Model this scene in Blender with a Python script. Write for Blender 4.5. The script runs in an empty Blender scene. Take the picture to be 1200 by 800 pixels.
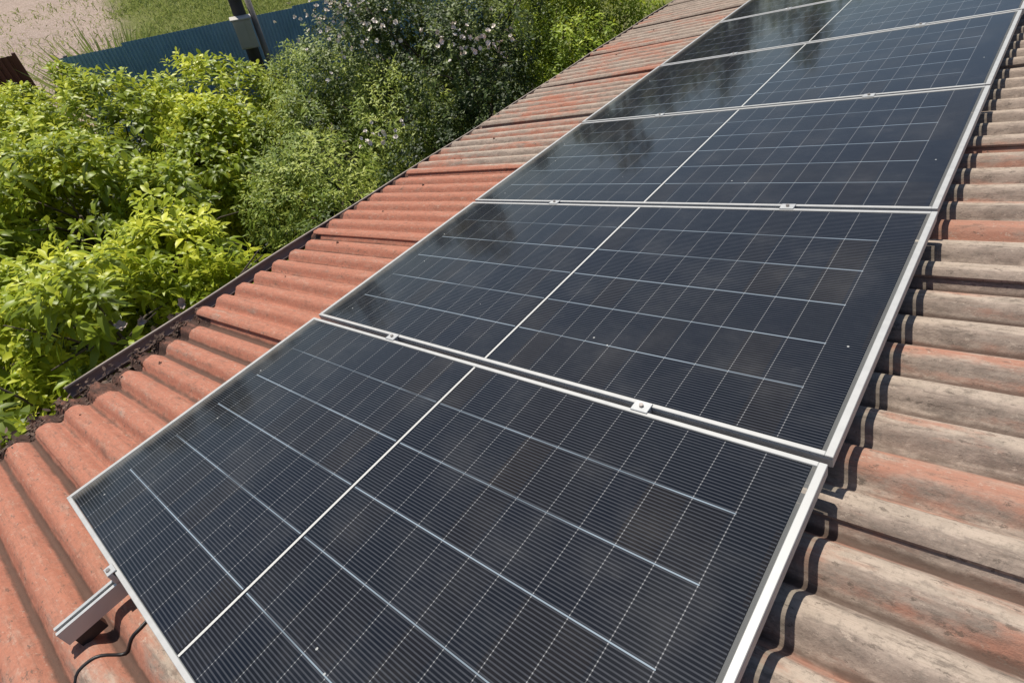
import bpy, math, random
import numpy as np
from mathutils import Matrix, Vector, Euler

random.seed(7)
rng = np.random.default_rng(11)
S = bpy.context.scene
C = S.collection
rad = math.radians

# ------------------------------------------------------------------ camera, sky, sun, exposure
PITCH = rad(18.0)                 # slope of the roof
Z0 = 3.275                        # height of the panel plane's origin above the ground
ARR = Matrix.Translation((0, 0, Z0)) @ Matrix.Rotation(-PITCH, 4, 'Y')   # frame of the panel array (x up the slope, y along the eave)
SKEW = rad(1.6)
ROOF = ARR @ Matrix.Rotation(SKEW, 4, 'Z')                               # frame of the roof sheets

cam_d = bpy.data.cameras.new('camera')
cam = bpy.data.objects.new('camera', cam_d); C.objects.link(cam)
R0 = Vector((0.74173542, 0.60284523, -0.29394931))
R1 = Vector((0.17495605, -0.59701766, -0.78291781))
R2 = Vector((-0.6474712, 0.52928966, -0.54830056))
loc = Vector((2.41046, 0.23051, 1.08239))
m = Matrix(((R0.x, -R1.x, -R2.x, loc.x), (R0.y, -R1.y, -R2.y, loc.y), (R0.z, -R1.z, -R2.z, loc.z), (0, 0, 0, 1)))
cam.matrix_world = ARR @ m
cam_d.sensor_width = 36.0
cam_d.lens = 660.08 / 1200 * 36.0
cam_d.clip_start = 0.05
cam_d.clip_end = 600
S.camera = cam

sun_dir = (ARR.to_3x3() @ Vector((-0.24, 0.18, 1.0))).normalized()       # towards the sun
SUN_EL = math.asin(sun_dir.z); SUN_AZ = math.atan2(sun_dir.x, sun_dir.y)
w = bpy.data.worlds.new('World'); S.world = w; w.use_nodes = True
nt = w.node_tree
sky = nt.nodes.new('ShaderNodeTexSky'); sky.sky_type = 'NISHITA'; sky.sun_disc = False
sky.sun_elevation = SUN_EL; sky.sun_rotation = SUN_AZ
sky.air_density = 1.0; sky.dust_density = 0.7
bg = nt.nodes['Background']; bg.inputs['Strength'].default_value = 0.088
nt.links.new(sky.outputs[0], bg.inputs['Color'])
sl = bpy.data.lights.new('sun', 'SUN'); sl.energy = 4.8; sl.angle = rad(0.53); sl.color = (1.0, 0.95, 0.86)
so = bpy.data.objects.new('sun', sl); C.objects.link(so)
so.rotation_euler = (-sun_dir).to_track_quat('-Z', 'Y').to_euler()
so.location = (0, 0, 20)
S.view_settings.view_transform = 'Standard'; S.view_settings.look = 'None'
S.view_settings.exposure = 0.0; S.view_settings.gamma = 1.0; S.view_settings.use_curve_mapping = False

# ------------------------------------------------------------------ helpers
def tag(o, label=None, cat=None, group=None, kind=None):
    if label: o['label'] = label
    if cat: o['category'] = cat
    if group: o['group'] = group
    if kind: o['kind'] = kind
    return o

def empty(name, mat=None):
    o = bpy.data.objects.new(name, None); C.objects.link(o)
    o.empty_display_size = 0.1
    if mat is not None: o.matrix_world = mat
    return o

def link(name, me, mat, parent=None, mw=None):
    o = bpy.data.objects.new(name, me); C.objects.link(o)
    if mat is not None and not me.materials: me.materials.append(mat)
    if parent is not None: o.parent = parent
    if mw is not None:
        if parent is not None: o.matrix_local = mw
        else: o.matrix_world = mw
    return o

class MB:
    """collects shapes for ONE mesh"""
    def __init__(s): s.v = []; s.f = []
    def add(s, vs, fs):
        b = len(s.v); s.v += [tuple(p) for p in vs]; s.f += [tuple(i + b for i in q) for q in fs]
    def box(s, x0, x1, y0, y1, z0, z1, mt=None):
        p = [Vector((x, y, z)) for x in (x0, x1) for y in (y0, y1) for z in (z0, z1)]
        if mt is not None: p = [mt @ q for q in p]
        s.add(p, [(0, 1, 3, 2), (4, 6, 7, 5), (0, 4, 5, 1), (2, 3, 7, 6), (0, 2, 6, 4), (1, 5, 7, 3)])
    def tube(s, pts, r, n=8, cap=True):
        pts = [Vector(p) for p in pts]
        rs = r if hasattr(r, '__len__') else [r] * len(pts)
        rings = []
        for i, p in enumerate(pts):
            d = (pts[min(i + 1, len(pts) - 1)] - pts[max(i - 1, 0)]).normalized()
            a = d.cross(Vector((0, 0, 1)))
            if a.length < 1e-3: a = Vector((1, 0, 0))
            a.normalize(); b = d.cross(a)
            rings.append([p + (a * math.cos(t) + b * math.sin(t)) * rs[i] for t in [2 * math.pi * k / n for k in range(n)]])
        vs = [q for rg in rings for q in rg]; fs = []
        for i in range(len(pts) - 1):
            for k in range(n):
                fs.append((i * n + k, i * n + (k + 1) % n, (i + 1) * n + (k + 1) % n, (i + 1) * n + k))
        if cap:
            fs.append(tuple(range(n))[::-1]); fs.append(tuple((len(pts) - 1) * n + k for k in range(n)))
        s.add(vs, fs)
    def prism_y(s, prof, y0, y1):
        """closed profile of (x,z) extruded along y"""
        n = len(prof)
        vs = [(x, y0, z) for x, z in prof] + [(x, y1, z) for x, z in prof]
        fs = [(k, (k + 1) % n, n + (k + 1) % n, n + k) for k in range(n)]
        fs += [tuple(range(n))[::-1], tuple(n + k for k in range(n))]
        s.add(vs, fs)
    def build(s, name, mat, parent=None, mw=None, smooth=False, bevel=0):
        me = bpy.data.meshes.new(name); me.from_pydata(s.v, [], s.f); me.update()
        import bmesh
        bm = bmesh.new(); bm.from_mesh(me); bmesh.ops.recalc_face_normals(bm, faces=bm.faces)
        if bevel:
            bmesh.ops.bevel(bm, geom=[e for e in bm.edges if len(e.link_faces) == 2 and e.calc_face_angle() > 0.5], offset=bevel, segments=1, affect='EDGES', clamp_overlap=True)
        bm.to_mesh(me); bm.free()
        if smooth: me.polygons.foreach_set('use_smooth', [True] * len(me.polygons))
        return link(name, me, mat, parent, mw)

# ------------------------------------------------------------------ materials
class NT:
    def __init__(s, name):
        s.m = bpy.data.materials.new(name); s.m.use_nodes = True
        s.t = s.m.node_tree; s.b = s.t.nodes['Principled BSDF']; s.out = s.t.nodes['Material Output']
    def n(s, typ, **kw):
        o = s.t.nodes.new(typ)
        for k, v in kw.items(): setattr(o, k, v)
        return o
    def l(s, a, b): s.t.links.new(a, b)
    def setin(s, sock, v):
        if hasattr(v, 'is_linked') or hasattr(v, 'links'): s.l(v, sock)
        else: sock.default_value = v
    def math(s, op, a, b=0.0, c=None):
        o = s.n('ShaderNodeMath', operation=op)
        s.setin(o.inputs[0], a); s.setin(o.inputs[1], b)
        if c is not None: s.setin(o.inputs[2], c)
        return o.outputs[0]
    def mix(s, f, a, b):
        o = s.n('ShaderNodeMix', data_type='RGBA')
        s.setin(o.inputs[0], f)
        for sock, v in ((o.inputs[6], a), (o.inputs[7], b)):
            if isinstance(v, tuple): sock.default_value = (*v[:3], 1)
            else: s.l(v, sock)
        return o.outputs[2]
    def noise(s, vec, scale, detail=4, rough=0.55, out='Fac'):
        o = s.n('ShaderNodeTexNoise'); o.inputs['Scale'].default_value = scale
        o.inputs['Detail'].default_value = detail; o.inputs['Roughness'].default_value = rough
        if vec is not None: s.l(vec, o.inputs['Vector'])
        return o.outputs[out]
    def mapping(s, vec, scale=(1, 1, 1), loc=(0, 0, 0)):
        o = s.n('ShaderNodeMapping'); o.inputs['Scale'].default_value = scale; o.inputs['Location'].default_value = loc
        s.l(vec, o.inputs['Vector']); return o.outputs[0]
    def coord(s, which='Object'): return s.n('ShaderNodeTexCoord').outputs[which]
    def ramp(s, f, stops):
        o = s.n('ShaderNodeValToRGB'); e = o.color_ramp.elements
        while len(e) < len(stops): e.new(0.5)
        for i, (p, c) in enumerate(stops):
            e[i].position = p; e[i].color = (*c, 1) if len(c) == 3 else c
        s.l(f, o.inputs[0]); return o.outputs[0]
    def step(s, f, a, b):
        o = s.n('ShaderNodeMapRange'); o.interpolation_type = 'SMOOTHSTEP'
        o.inputs[1].default_value = a; o.inputs[2].default_value = b; s.l(f, o.inputs[0]); return o.outputs[0]
    def bump(s, h, strength=0.3, dist=0.01):
        o = s.n('ShaderNodeBump'); o.inputs['Strength'].default_value = strength; o.inputs['Distance'].default_value = dist
        s.l(h, o.inputs['Height']); s.l(o.outputs[0], s.b.inputs['Normal'])

def plain(name, col, rough=0.5, metal=0.0, var=0.25, scale=8.0, bump=0.0, spec=0.5):
    t = NT(name); c = t.coord()
    nz = t.noise(c, scale, 6)
    t.l(t.mix(nz, tuple(x * (1 - var) for x in col), tuple(min(1, x * (1 + var)) for x in col)), t.b.inputs['Base Color'])
    t.b.inputs['Metallic'].default_value = metal
    r = t.math('MULTIPLY_ADD', nz, 0.3, rough - 0.15); t.l(r, t.b.inputs['Roughness'])
    t.b.inputs['Specular IOR Level'].default_value = spec
    if bump: t.bump(t.noise(c, scale * 4, 6), bump, 0.005)
    return t.m

PL, PW, GAP = 2.174, 1.134, 0.0193       # panel length, width, gap between panels
PSTEP = PW + GAP
MIDX = PL / 2
CELLX = 0.0953                            # half-cell pitch up the slope
CELLY = 0.1833                            # string pitch along the eave

def mat_cells():
    t = NT('solar_cells')
    uv = t.coord('UV'); sp = t.n('ShaderNodeSeparateXYZ'); t.l(uv, sp.inputs[0])
    x, y = sp.outputs[0], sp.outputs[1]
    # distance from the middle bar, in half-cells
    ax = t.math('ABSOLUTE', t.math('SUBTRACT', x, MIDX))
    cx = t.math('DIVIDE', t.math('SUBTRACT', ax, 0.0105), CELLX)           # 0..11
    cy = t.math('DIVIDE', t.math('SUBTRACT', y, 0.0172), CELLY)           # 0..6
    def gapline(v, period, half):       # 1 on lines at whole numbers
        fr = t.math('ABSOLUTE', t.math('SUBTRACT', t.math('FRACT', t.math('ADD', v, 0.5)), 0.5))
        d = t.math('MULTIPLY', fr, period)
        o = t.n('ShaderNodeMapRange'); o.inputs[1].default_value = half * 1.35; o.inputs[2].default_value = half * 0.65
        t.l(d, o.inputs[0]); return o.outputs[0]
    gx = gapline(cx, CELLX, 0.0011)
    gy = gapline(cy, CELLY, 0.0016)
    fing = gapline(t.math('ADD', t.math('MULTIPLY', cy, 20.0), 0.5), CELLY / 20, 0.0016)
    def within(v, a, b):
        return t.math('MULTIPLY', t.math('GREATER_THAN', v, a), t.math('LESS_THAN', v, b))
    incell = t.math('MULTIPLY', within(cx, 0.0, 11.0), within(cy, 0.0, 6.0))
    inner = within(cx, 0.0, 10.02)
    interior_y = within(cy, 0.3, 5.7)
    gx_in = t.math('MULTIPLY', t.math('MULTIPLY', gx, within(cx, 0.5, 10.5)), incell)
    gy_in = t.math('MULTIPLY', t.math('MULTIPLY', gy, interior_y), inner)
    # per-cell tint
    vm = t.n('ShaderNodeCombineXYZ')
    t.l(t.math('FLOOR', t.math('DIVIDE', t.math('SUBTRACT', x, MIDX), CELLX)), vm.inputs[0]); t.l(t.math('FLOOR', cy), vm.inputs[1])
    oi = t.n('ShaderNodeObjectInfo'); t.l(t.math('MULTIPLY', oi.outputs['Random'], 37.0), vm.inputs[2])
    wn = t.n('ShaderNodeTexWhiteNoise'); wn.noise_dimensions = '3D'; t.l(vm.outputs[0], wn.inputs['Vector'])
    col = t.ramp(wn.outputs['Value'], [(0.0, (0.004, 0.006, 0.011)), (0.5, (0.006, 0.008, 0.012)), (0.85, (0.008, 0.008, 0.010)), (1.0, (0.013, 0.011, 0.010))])
    # busbar wires, slightly uneven
    nz = t.noise(t.mapping(uv, (9, 60, 1)), 3.0, 3)
    fstr = t.math('MULTIPLY', t.math('MULTIPLY', fing, incell), t.math('MULTIPLY_ADD', nz, 0.5, 0.42))
    col = t.mix(fstr, col, (0.068, 0.072, 0.084))
    # gaps between half cells: pale film broken by the wires
    dots = t.math('MULTIPLY_ADD', fing, 0.55, 0.12)
    col = t.mix(t.math('MULTIPLY', gx_in, dots), col, (0.42, 0.42, 0.42))
    lnz = t.noise(t.mapping(uv, (0.6, 5.5, 1), (3.1, 0.7, 0)), 4.0, 2)
    gstr = t.math('MULTIPLY', gy_in, t.step(lnz, 0.25, 0.62))
    col = t.mix(t.math('MULTIPLY_ADD', gstr, 0.58, t.math('MULTIPLY', gy_in, 0.15)), col, (0.38, 0.46, 0.53))
    # middle bar
    bar = t.math('LESS_THAN', ax, 0.0042)
    col = t.mix(t.math('MULTIPLY', bar, within(y, 0.014, PW - 0.014)), col, (0.58, 0.565, 0.53))
    # dust film and droppings
    dz = t.noise(t.mapping(uv, (1.0, 1.0, 1)), 3.5, 6, 0.65)
    sm = t.noise(t.mapping(uv, (2.0, 7.0, 1)), 2.2, 5, 0.7)
    dust = t.math('MULTIPLY_ADD', t.math('MULTIPLY', t.step(dz, 0.42, 0.78), sm), 0.085, 0.004)
    col = t.mix(dust, col, (0.45, 0.43, 0.40))
    edge = t.math('MULTIPLY', t.math('SUBTRACT', 1.0, t.step(t.math('MULTIPLY_ADD', sm, -0.05, x), 0.0, 0.05)), 0.30)
    col = t.mix(edge, col, (0.30, 0.27, 0.23))
    rn = t.step(t.noise(t.mapping(uv, (3.0, 11.0, 1), (5, 2, 0)), 1.6, 9, 0.78), 0.60, 0.80)
    col = t.mix(t.math('MULTIPLY', rn, 0.09), col, (0.5, 0.5, 0.48))
    vo = t.n('ShaderNodeTexVoronoi'); vo.inputs['Scale'].default_value = 12.0; t.l(uv, vo.inputs['Vector'])
    wv = t.n('ShaderNodeTexWhiteNoise'); wv.noise_dimensions = '3D'; t.l(vo.outputs['Color'], wv.inputs['Vector'])
    speck = t.math('MULTIPLY', t.math('LESS_THAN', vo.outputs['Distance'], t.math('MULTIPLY', wv.outputs['Value'], 0.045)), t.math('GREATER_THAN', wv.outputs['Value'], 0.82))
    col = t.mix(t.math('MULTIPLY', speck, 0.75), col, (0.55, 0.55, 0.52))
    clear = t.math('SUBTRACT', 1.0, t.math('MULTIPLY', within(ax, -1.0, 0.0105 + CELLX * 11 + 0.0015), within(y, 0.0150, PW - 0.0150)))
    t.l(t.mix(clear, col, (0.5, 0.5, 0.48)), t.b.inputs['Base Color'])
    t.b.inputs['Roughness'].default_value = 0.32
    t.b.inputs['Specular IOR Level'].default_value = 0.0
    t.b.inputs['Coat Weight'].default_value = 1.0
    cr = t.math('MULTIPLY_ADD', dz, 0.03, 0.05); t.l(cr, t.b.inputs['Coat Roughness'])
    t.b.inputs['Coat IOR'].default_value = 1.29
    # the clear strip of glass between the last cells and the frame lets light through
    tr = t.n('ShaderNodeBsdfTransparent'); tr.inputs[0].default_value = (0.86, 0.9, 0.88, 1)
    ms = t.n('ShaderNodeMixShader'); t.l(t.math('MULTIPLY', clear, 0.75), ms.inputs[0]); t.l(t.b.outputs[0], ms.inputs[1]); t.l(tr.outputs[0], ms.inputs[2])
    t.l(ms.outputs[0], t.out.inputs['Surface'])
    return t.m

P_, CR0_ = 0.1424, 0.3653       # pitch of the waves and where their crowns lie
def mat_roof(dark=False):
    t = NT('weathered_painted_sheet' if not dark else 'crusted_sheet_edge')
    c = t.coord(); sp = t.n('ShaderNodeSeparateXYZ'); t.l(c, sp.inputs[0])
    x, y, z = sp.outputs
    n1 = t.noise(t.mapping(c, (0.8, 7.0, 3.0)), 1.5, 9, 0.66)      # long streaks up the slope
    n2 = t.noise(t.mapping(c, (2.2, 6.0, 2.0), (4, 1, 0)), 2.8, 9, 0.72)
    n3 = t.noise(c, 60.0, 6, 0.75)                                 # grain
    n4 = t.noise(t.mapping(c, (0.9, 1.4, 1), (9, 3, 1)), 1.15, 5, 0.6)
    n5 = t.noise(t.mapping(c, (6.0, 18.0, 6.0), (1, 7, 0)), 2.2, 8, 0.72)
    n6 = t.noise(t.mapping(c, (0.35, 7.0, 0.3), (3, 5, 2)), 1.0, 2, 0.5)   # differs from wave to wave
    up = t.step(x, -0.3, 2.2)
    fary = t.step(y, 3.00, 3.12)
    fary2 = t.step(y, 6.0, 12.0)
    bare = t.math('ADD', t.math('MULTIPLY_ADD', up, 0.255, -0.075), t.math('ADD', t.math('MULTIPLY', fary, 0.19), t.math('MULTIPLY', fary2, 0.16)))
    v = t.math('ADD', t.math('MULTIPLY_ADD', n1, 0.55, t.math('MULTIPLY', n2, 0.45)), t.math('MULTIPLY_ADD', n4, 0.35, -0.175))
    v = t.math('ADD', v, t.math('MULTIPLY', t.math('MULTIPLY_ADD', n6, 0.9, -0.45), t.math('MULTIPLY_ADD', up, 0.9, 0.25)))
    crest = t.step(z, -0.150, -0.122)                             # the crowns of the waves wear first
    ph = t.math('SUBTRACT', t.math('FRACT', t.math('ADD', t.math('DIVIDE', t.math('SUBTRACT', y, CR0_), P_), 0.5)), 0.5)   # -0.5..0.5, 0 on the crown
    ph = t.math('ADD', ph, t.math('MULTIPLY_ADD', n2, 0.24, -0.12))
    lit_band = t.math('MULTIPLY', t.step(ph, -0.10, 0.0), t.math('SUBTRACT', 1.0, t.step(ph, 0.22, 0.34)))      # worn pale crown, with sunlight on its far side painted in
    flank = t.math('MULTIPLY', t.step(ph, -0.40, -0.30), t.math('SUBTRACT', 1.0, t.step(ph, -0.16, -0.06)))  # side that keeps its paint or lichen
    v = t.math('ADD', t.math('ADD', v, bare), t.math('MULTIPLY_ADD', crest, 0.07, -0.055))
    worn = t.step(v, 0.50, 0.66)
    red = t.mix(n2, (0.400, 0.150, 0.094), (0.50, 0.215, 0.142))
    red = t.mix(t.step(n3, 0.42, 0.68), red, (0.36, 0.150, 0.100))
    red = t.mix(t.math('MULTIPLY', t.step(n5, 0.50, 0.72), 0.60), red, (0.48, 0.29, 0.215))
    red = t.mix(t.math('MULTIPLY', t.step(t.noise(t.mapping(c, (2.5, 15, 5), (6, 6, 1)), 2.0, 9, 0.78), 0.52, 0.70), 0.55), red, (0.24, 0.135, 0.095))
    grey = t.mix(t.step(n5, 0.30, 0.66), (0.19, 0.150, 0.122), (0.46, 0.365, 0.295))
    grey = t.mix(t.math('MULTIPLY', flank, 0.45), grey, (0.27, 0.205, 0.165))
    grey = t.mix(t.math('MULTIPLY', lit_band, 0.62), grey, (0.50, 0.405, 0.32))
    grey = t.mix(t.math('MULTIPLY', t.step(n3, 0.48, 0.66), 0.55), grey, (0.20, 0.165, 0.135))
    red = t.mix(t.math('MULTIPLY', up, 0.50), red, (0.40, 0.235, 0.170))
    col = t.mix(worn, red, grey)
    fine = t.step(t.noise(t.mapping(c, (3.0, 70.0, 20.0), (2, 2, 2)), 1.6, 6, 0.7), 0.50, 0.66)      # hairline run-off streaks
    col = t.mix(t.math('MULTIPLY', fine, 0.30), col, (0.17, 0.115, 0.085))
    chip = t.step(t.noise(t.mapping(c, (14, 26, 14), (3, 8, 1)), 1.9, 9, 0.8), 0.595, 0.625)         # flaked paint, sharp edged
    col = t.mix(t.math('MULTIPLY', chip, 0.62), col, (0.50, 0.40, 0.32))
    chip2 = t.step(t.noise(t.mapping(c, (11, 24, 11), (13, 1, 6)), 2.1, 9, 0.8), 0.575, 0.615)        # lichen flecks
    col = t.mix(t.math('MULTIPLY', chip2, 0.72), col, (0.12, 0.095, 0.075))
    # pale scuffs and dark lichen
    sc = t.step(t.noise(t.mapping(c, (9, 26, 8), (2, 5, 1)), 2.4, 8, 0.8), 0.56, 0.74)
    col = t.mix(t.math('MULTIPLY', sc, 0.50), col, (0.56, 0.45, 0.36))
    li = t.step(t.noise(t.mapping(c, (3.0, 13, 4), (8, 2, 5)), 2.6, 10, 0.8), 0.53, 0.66)
    col = t.mix(t.math('MULTIPLY', li, t.math('MULTIPLY_ADD', up, 0.22, 0.46)), col, (0.115, 0.09, 0.072))
    shade_dirt = t.step(t.math('MULTIPLY_ADD', n2, 0.020, z), -0.138, -0.150)   # shade painted into the troughs, along with settled grime
    col = t.mix(t.math('MULTIPLY', shade_dirt, 0.88), col, (0.085, 0.055, 0.042))
    if dark:
        col = t.mix(t.math('MULTIPLY_ADD', t.step(n5, 0.3, 0.6), 0.45, 0.52), col, (0.060, 0.034, 0.026))
        col = t.mix(t.math('MULTIPLY', sc, 0.55), col, (0.40, 0.30, 0.25))
    t.l(col, t.b.inputs['Base Color'])
    t.b.inputs['Roughness'].default_value = 0.85
    t.b.inputs['Specular IOR Level'].default_value = 0.2
    h = t.math('ADD', t.math('MULTIPLY', n3, 0.9), t.math('MULTIPLY', n5, 0.5))
    t.bump(h, 0.6 if not dark else 1.0, 0.005)
    return t.m

def mat_leaf(name, deep, mid, tip, transl=0.35, rough=0.42):
    t = NT(name)
    a = t.n('ShaderNodeAttribute'); a.attribute_name = 'tint'
    c = t.coord(); nz = t.noise(c, 1.6, 3)
    f = t.math('ADD', t.math('MULTIPLY', a.outputs['Fac'], 0.8), t.math('MULTIPLY_ADD', nz, 0.6, -0.2))
    col = t.ramp(f, [(0.0, deep), (0.5, mid), (1.0, tip)])
    t.l(col, t.b.inputs['Base Color'])
    t.b.inputs['Roughness'].default_value = rough
    t.b.inputs['Specular IOR Level'].default_value = 0.30
    tl = t.n('ShaderNodeBsdfTranslucent')
    t.l(t.mix(0.5, col, t.mix(1.0, col, tuple(min(1, v * 1.6) for v in tip))), tl.inputs[0])
    ms = t.n('ShaderNodeMixShader'); ms.inputs[0].default_value = transl
    t.l(t.b.outputs[0], ms.inputs[1]); t.l(tl.outputs[0], ms.inputs[2]); t.l(ms.outputs[0], t.out.inputs['Surface'])
    return t.m

def mat_ground():
    t = NT('yard_ground'); c = t.coord()
    n1 = t.noise(c, 0.35, 6); n2 = t.noise(c, 3.0, 8, 0.7); n3 = t.noise(c, 24.0, 5, 0.7)
    sp = t.n('ShaderNodeSeparateXYZ'); t.l(c, sp.inputs[0])
    soil = t.mix(n2, (0.31, 0.22, 0.17), (0.58, 0.44, 0.37))
    soil = t.mix(t.step(n3, 0.42, 0.62), soil, (0.62, 0.50, 0.42))
    soil = t.mix(t.math('MULTIPLY', t.step(t.noise(c, 5.5, 8, 0.75), 0.52, 0.64), 0.6), soil, (0.26, 0.22, 0.10))
    green = t.mix(n2, (0.13, 0.15, 0.035), (0.27, 0.28, 0.10))
    d = t.math('ADD', t.math('MULTIPLY', sp.outputs[0], 0.36), t.math('MULTIPLY', sp.outputs[1], 0.93))
    gm = t.step(t.math('ADD', t.math('MULTIPLY_ADD', n2, 1.4, -0.7), t.math('MULTIPLY_ADD', n1, 1.6, d)), 0.6, 1.8)
    t.l(t.mix(gm, soil, green), t.b.inputs['Base Color'])
    t.b.inputs['Roughness'].default_value = 0.95; t.b.inputs['Specular IOR Level'].default_value = 0.1
    t.bump(t.math('ADD', n3, t.math('MULTIPLY', n2, 2.0)), 0.8, 0.05)
    return t.m

M = {}
M['cells'] = mat_cells()
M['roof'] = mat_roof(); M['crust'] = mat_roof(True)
M['frame'] = plain('panel_frame_aluminium', (0.47, 0.465, 0.45), 0.55, 0.25, 0.12, 30)
M['rail'] = plain('rail_aluminium', (0.52, 0.52, 0.51), 0.45, 0.35, 0.12, 20)
M['bolt'] = plain('bolt_steel', (0.45, 0.40, 0.36), 0.4, 0.8, 0.2, 60)
M['gutter'] = plain('gutter_brown', (0.19, 0.130, 0.110), 0.65, 0.0, 0.6, 7, 0.2)
M['gutter_lip'] = plain('gutter_lip_worn', (0.36, 0.29, 0.24), 0.6, 0.0, 0.5, 30)
M['cable'] = plain('cable_rubber', (0.018, 0.016, 0.016), 0.5, 0, 0.2, 30)
M['wall'] = plain('house_render', (0.55, 0.50, 0.43), 0.9, 0, 0.12, 3, 0.3)
M['timber'] = plain('dark_timber', (0.10, 0.07, 0.05), 0.8, 0, 0.3, 9, 0.3)
M['fence'] = plain('blue_fence_paint', (0.27, 0.44, 0.58), 0.5, 0.0, 0.30, 2.2)
M['maroon'] = plain('maroon_paint', (0.105, 0.030, 0.022), 0.5, 0, 0.25, 3)
M['post'] = plain('rusted_steel', (0.06, 0.05, 0.05), 0.6, 0.3, 0.3, 12)
M['pole'] = plain('tarred_pole', (0.060, 0.052, 0.050), 0.8, 0, 0.35, 6, 0.4)
M['brace'] = plain('grey_weathered_wood', (0.24, 0.21, 0.19), 0.85, 0, 0.35, 6, 0.4)
M['box'] = plain('meter_box_grey', (0.47, 0.43, 0.38), 0.6, 0.1, 0.15, 5)
M['rust'] = plain('rusty_screw', (0.20, 0.105, 0.075), 0.85, 0.1, 0.4, 90)
M['white'] = plain('white_ceramic', (0.75, 0.75, 0.72), 0.3, 0, 0.05, 5)
M['bark'] = plain('bark', (0.11, 0.085, 0.065), 0.9, 0, 0.4, 10, 0.5)
M['petal'] = plain('petals', (0.92, 0.80, 0.70), 0.6, 0, 0.15, 20)
M['dry'] = plain('dry_flower_heads', (0.46, 0.36, 0.31), 0.8, 0, 0.35, 25)
M['ground'] = mat_ground()
M['leaf_peach'] = mat_leaf('leaf_bright', (0.040, 0.072, 0.006), (0.30, 0.385, 0.022), (0.78, 0.78, 0.085), 0.30, 0.42)
M['leaf_olive'] = mat_leaf('leaf_olive', (0.032, 0.062, 0.008), (0.20, 0.275, 0.034), (0.56, 0.60, 0.13), 0.24, 0.5)
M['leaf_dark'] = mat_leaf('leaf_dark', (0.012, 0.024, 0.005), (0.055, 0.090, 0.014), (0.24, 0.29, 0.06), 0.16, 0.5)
M['leaf_fresh'] = mat_leaf('leaf_fresh', (0.036, 0.075, 0.007), (0.26, 0.360, 0.026), (0.60, 0.68, 0.07), 0.30, 0.5)
M['litter'] = mat_leaf('dry_litter', (0.035, 0.022, 0.017), (0.085, 0.05, 0.036), (0.24, 0.16, 0.12), 0.05, 0.8)
M['grass'] = mat_leaf('grass_blades', (0.10, 0.14, 0.02), (0.23, 0.30, 0.055), (0.44, 0.46, 0.16), 0.30, 0.6)

# ------------------------------------------------------------------ the ground
def grid_mesh(name, xs, ys, zf):
    nx, ny = len(xs), len(ys)
    X, Y = np.meshgrid(xs, ys, indexing='ij'); Z = zf(X, Y)
    v = np.stack([X, Y, Z], -1).reshape(-1, 3)
    i = np.arange(nx - 1)[:, None] * ny + np.arange(ny - 1)[None, :]
    f = np.stack([i, i + ny, i + ny + 1, i + 1], -1).reshape(-1, 4)
    return raw_mesh(name, v, f)

def raw_mesh(name, v, quads, smooth=True, attr=None):
    me = bpy.data.meshes.new(name)
    v = np.asarray(v, np.float32); quads = np.asarray(quads, np.int32)
    k = quads.shape[1]
    me.vertices.add(len(v)); me.vertices.foreach_set('co', v.ravel())
    me.loops.add(quads.size); me.loops.foreach_set('vertex_index', quads.ravel())
    me.polygons.add(len(quads)); me.polygons.foreach_set('loop_start', np.arange(0, quads.size, k, dtype=np.int32))
    me.polygons.foreach_set('loop_total', np.full(len(quads), k, np.int32))
    me.update(calc_edges=True)
    me.polygons.foreach_set('use_smooth', np.full(len(quads), smooth))
    if attr is not None:
        a = me.attributes.new('tint', 'FLOAT', 'POINT'); a.data.foreach_set('value', np.asarray(attr, np.float32))
    return me

xs = np.concatenate([np.linspace(-300, -40, 14), np.linspace(-38, 16, 110), np.linspace(20, 200, 10)])
ys = np.concatenate([np.linspace(-200, -24, 10), np.linspace(-20, 34, 110), np.linspace(40, 300, 14)])
gm = grid_mesh('ground', xs, ys, lambda X, Y: 0.06 * np.sin(X * 0.7 + 1.3 * np.sin(Y * 0.4)) * np.cos(Y * 0.55) + 0.03 * np.sin(2.3 * X + Y) - 0.06)
g = link('ground', gm, M['ground']); tag(g, kind='structure')

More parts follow.
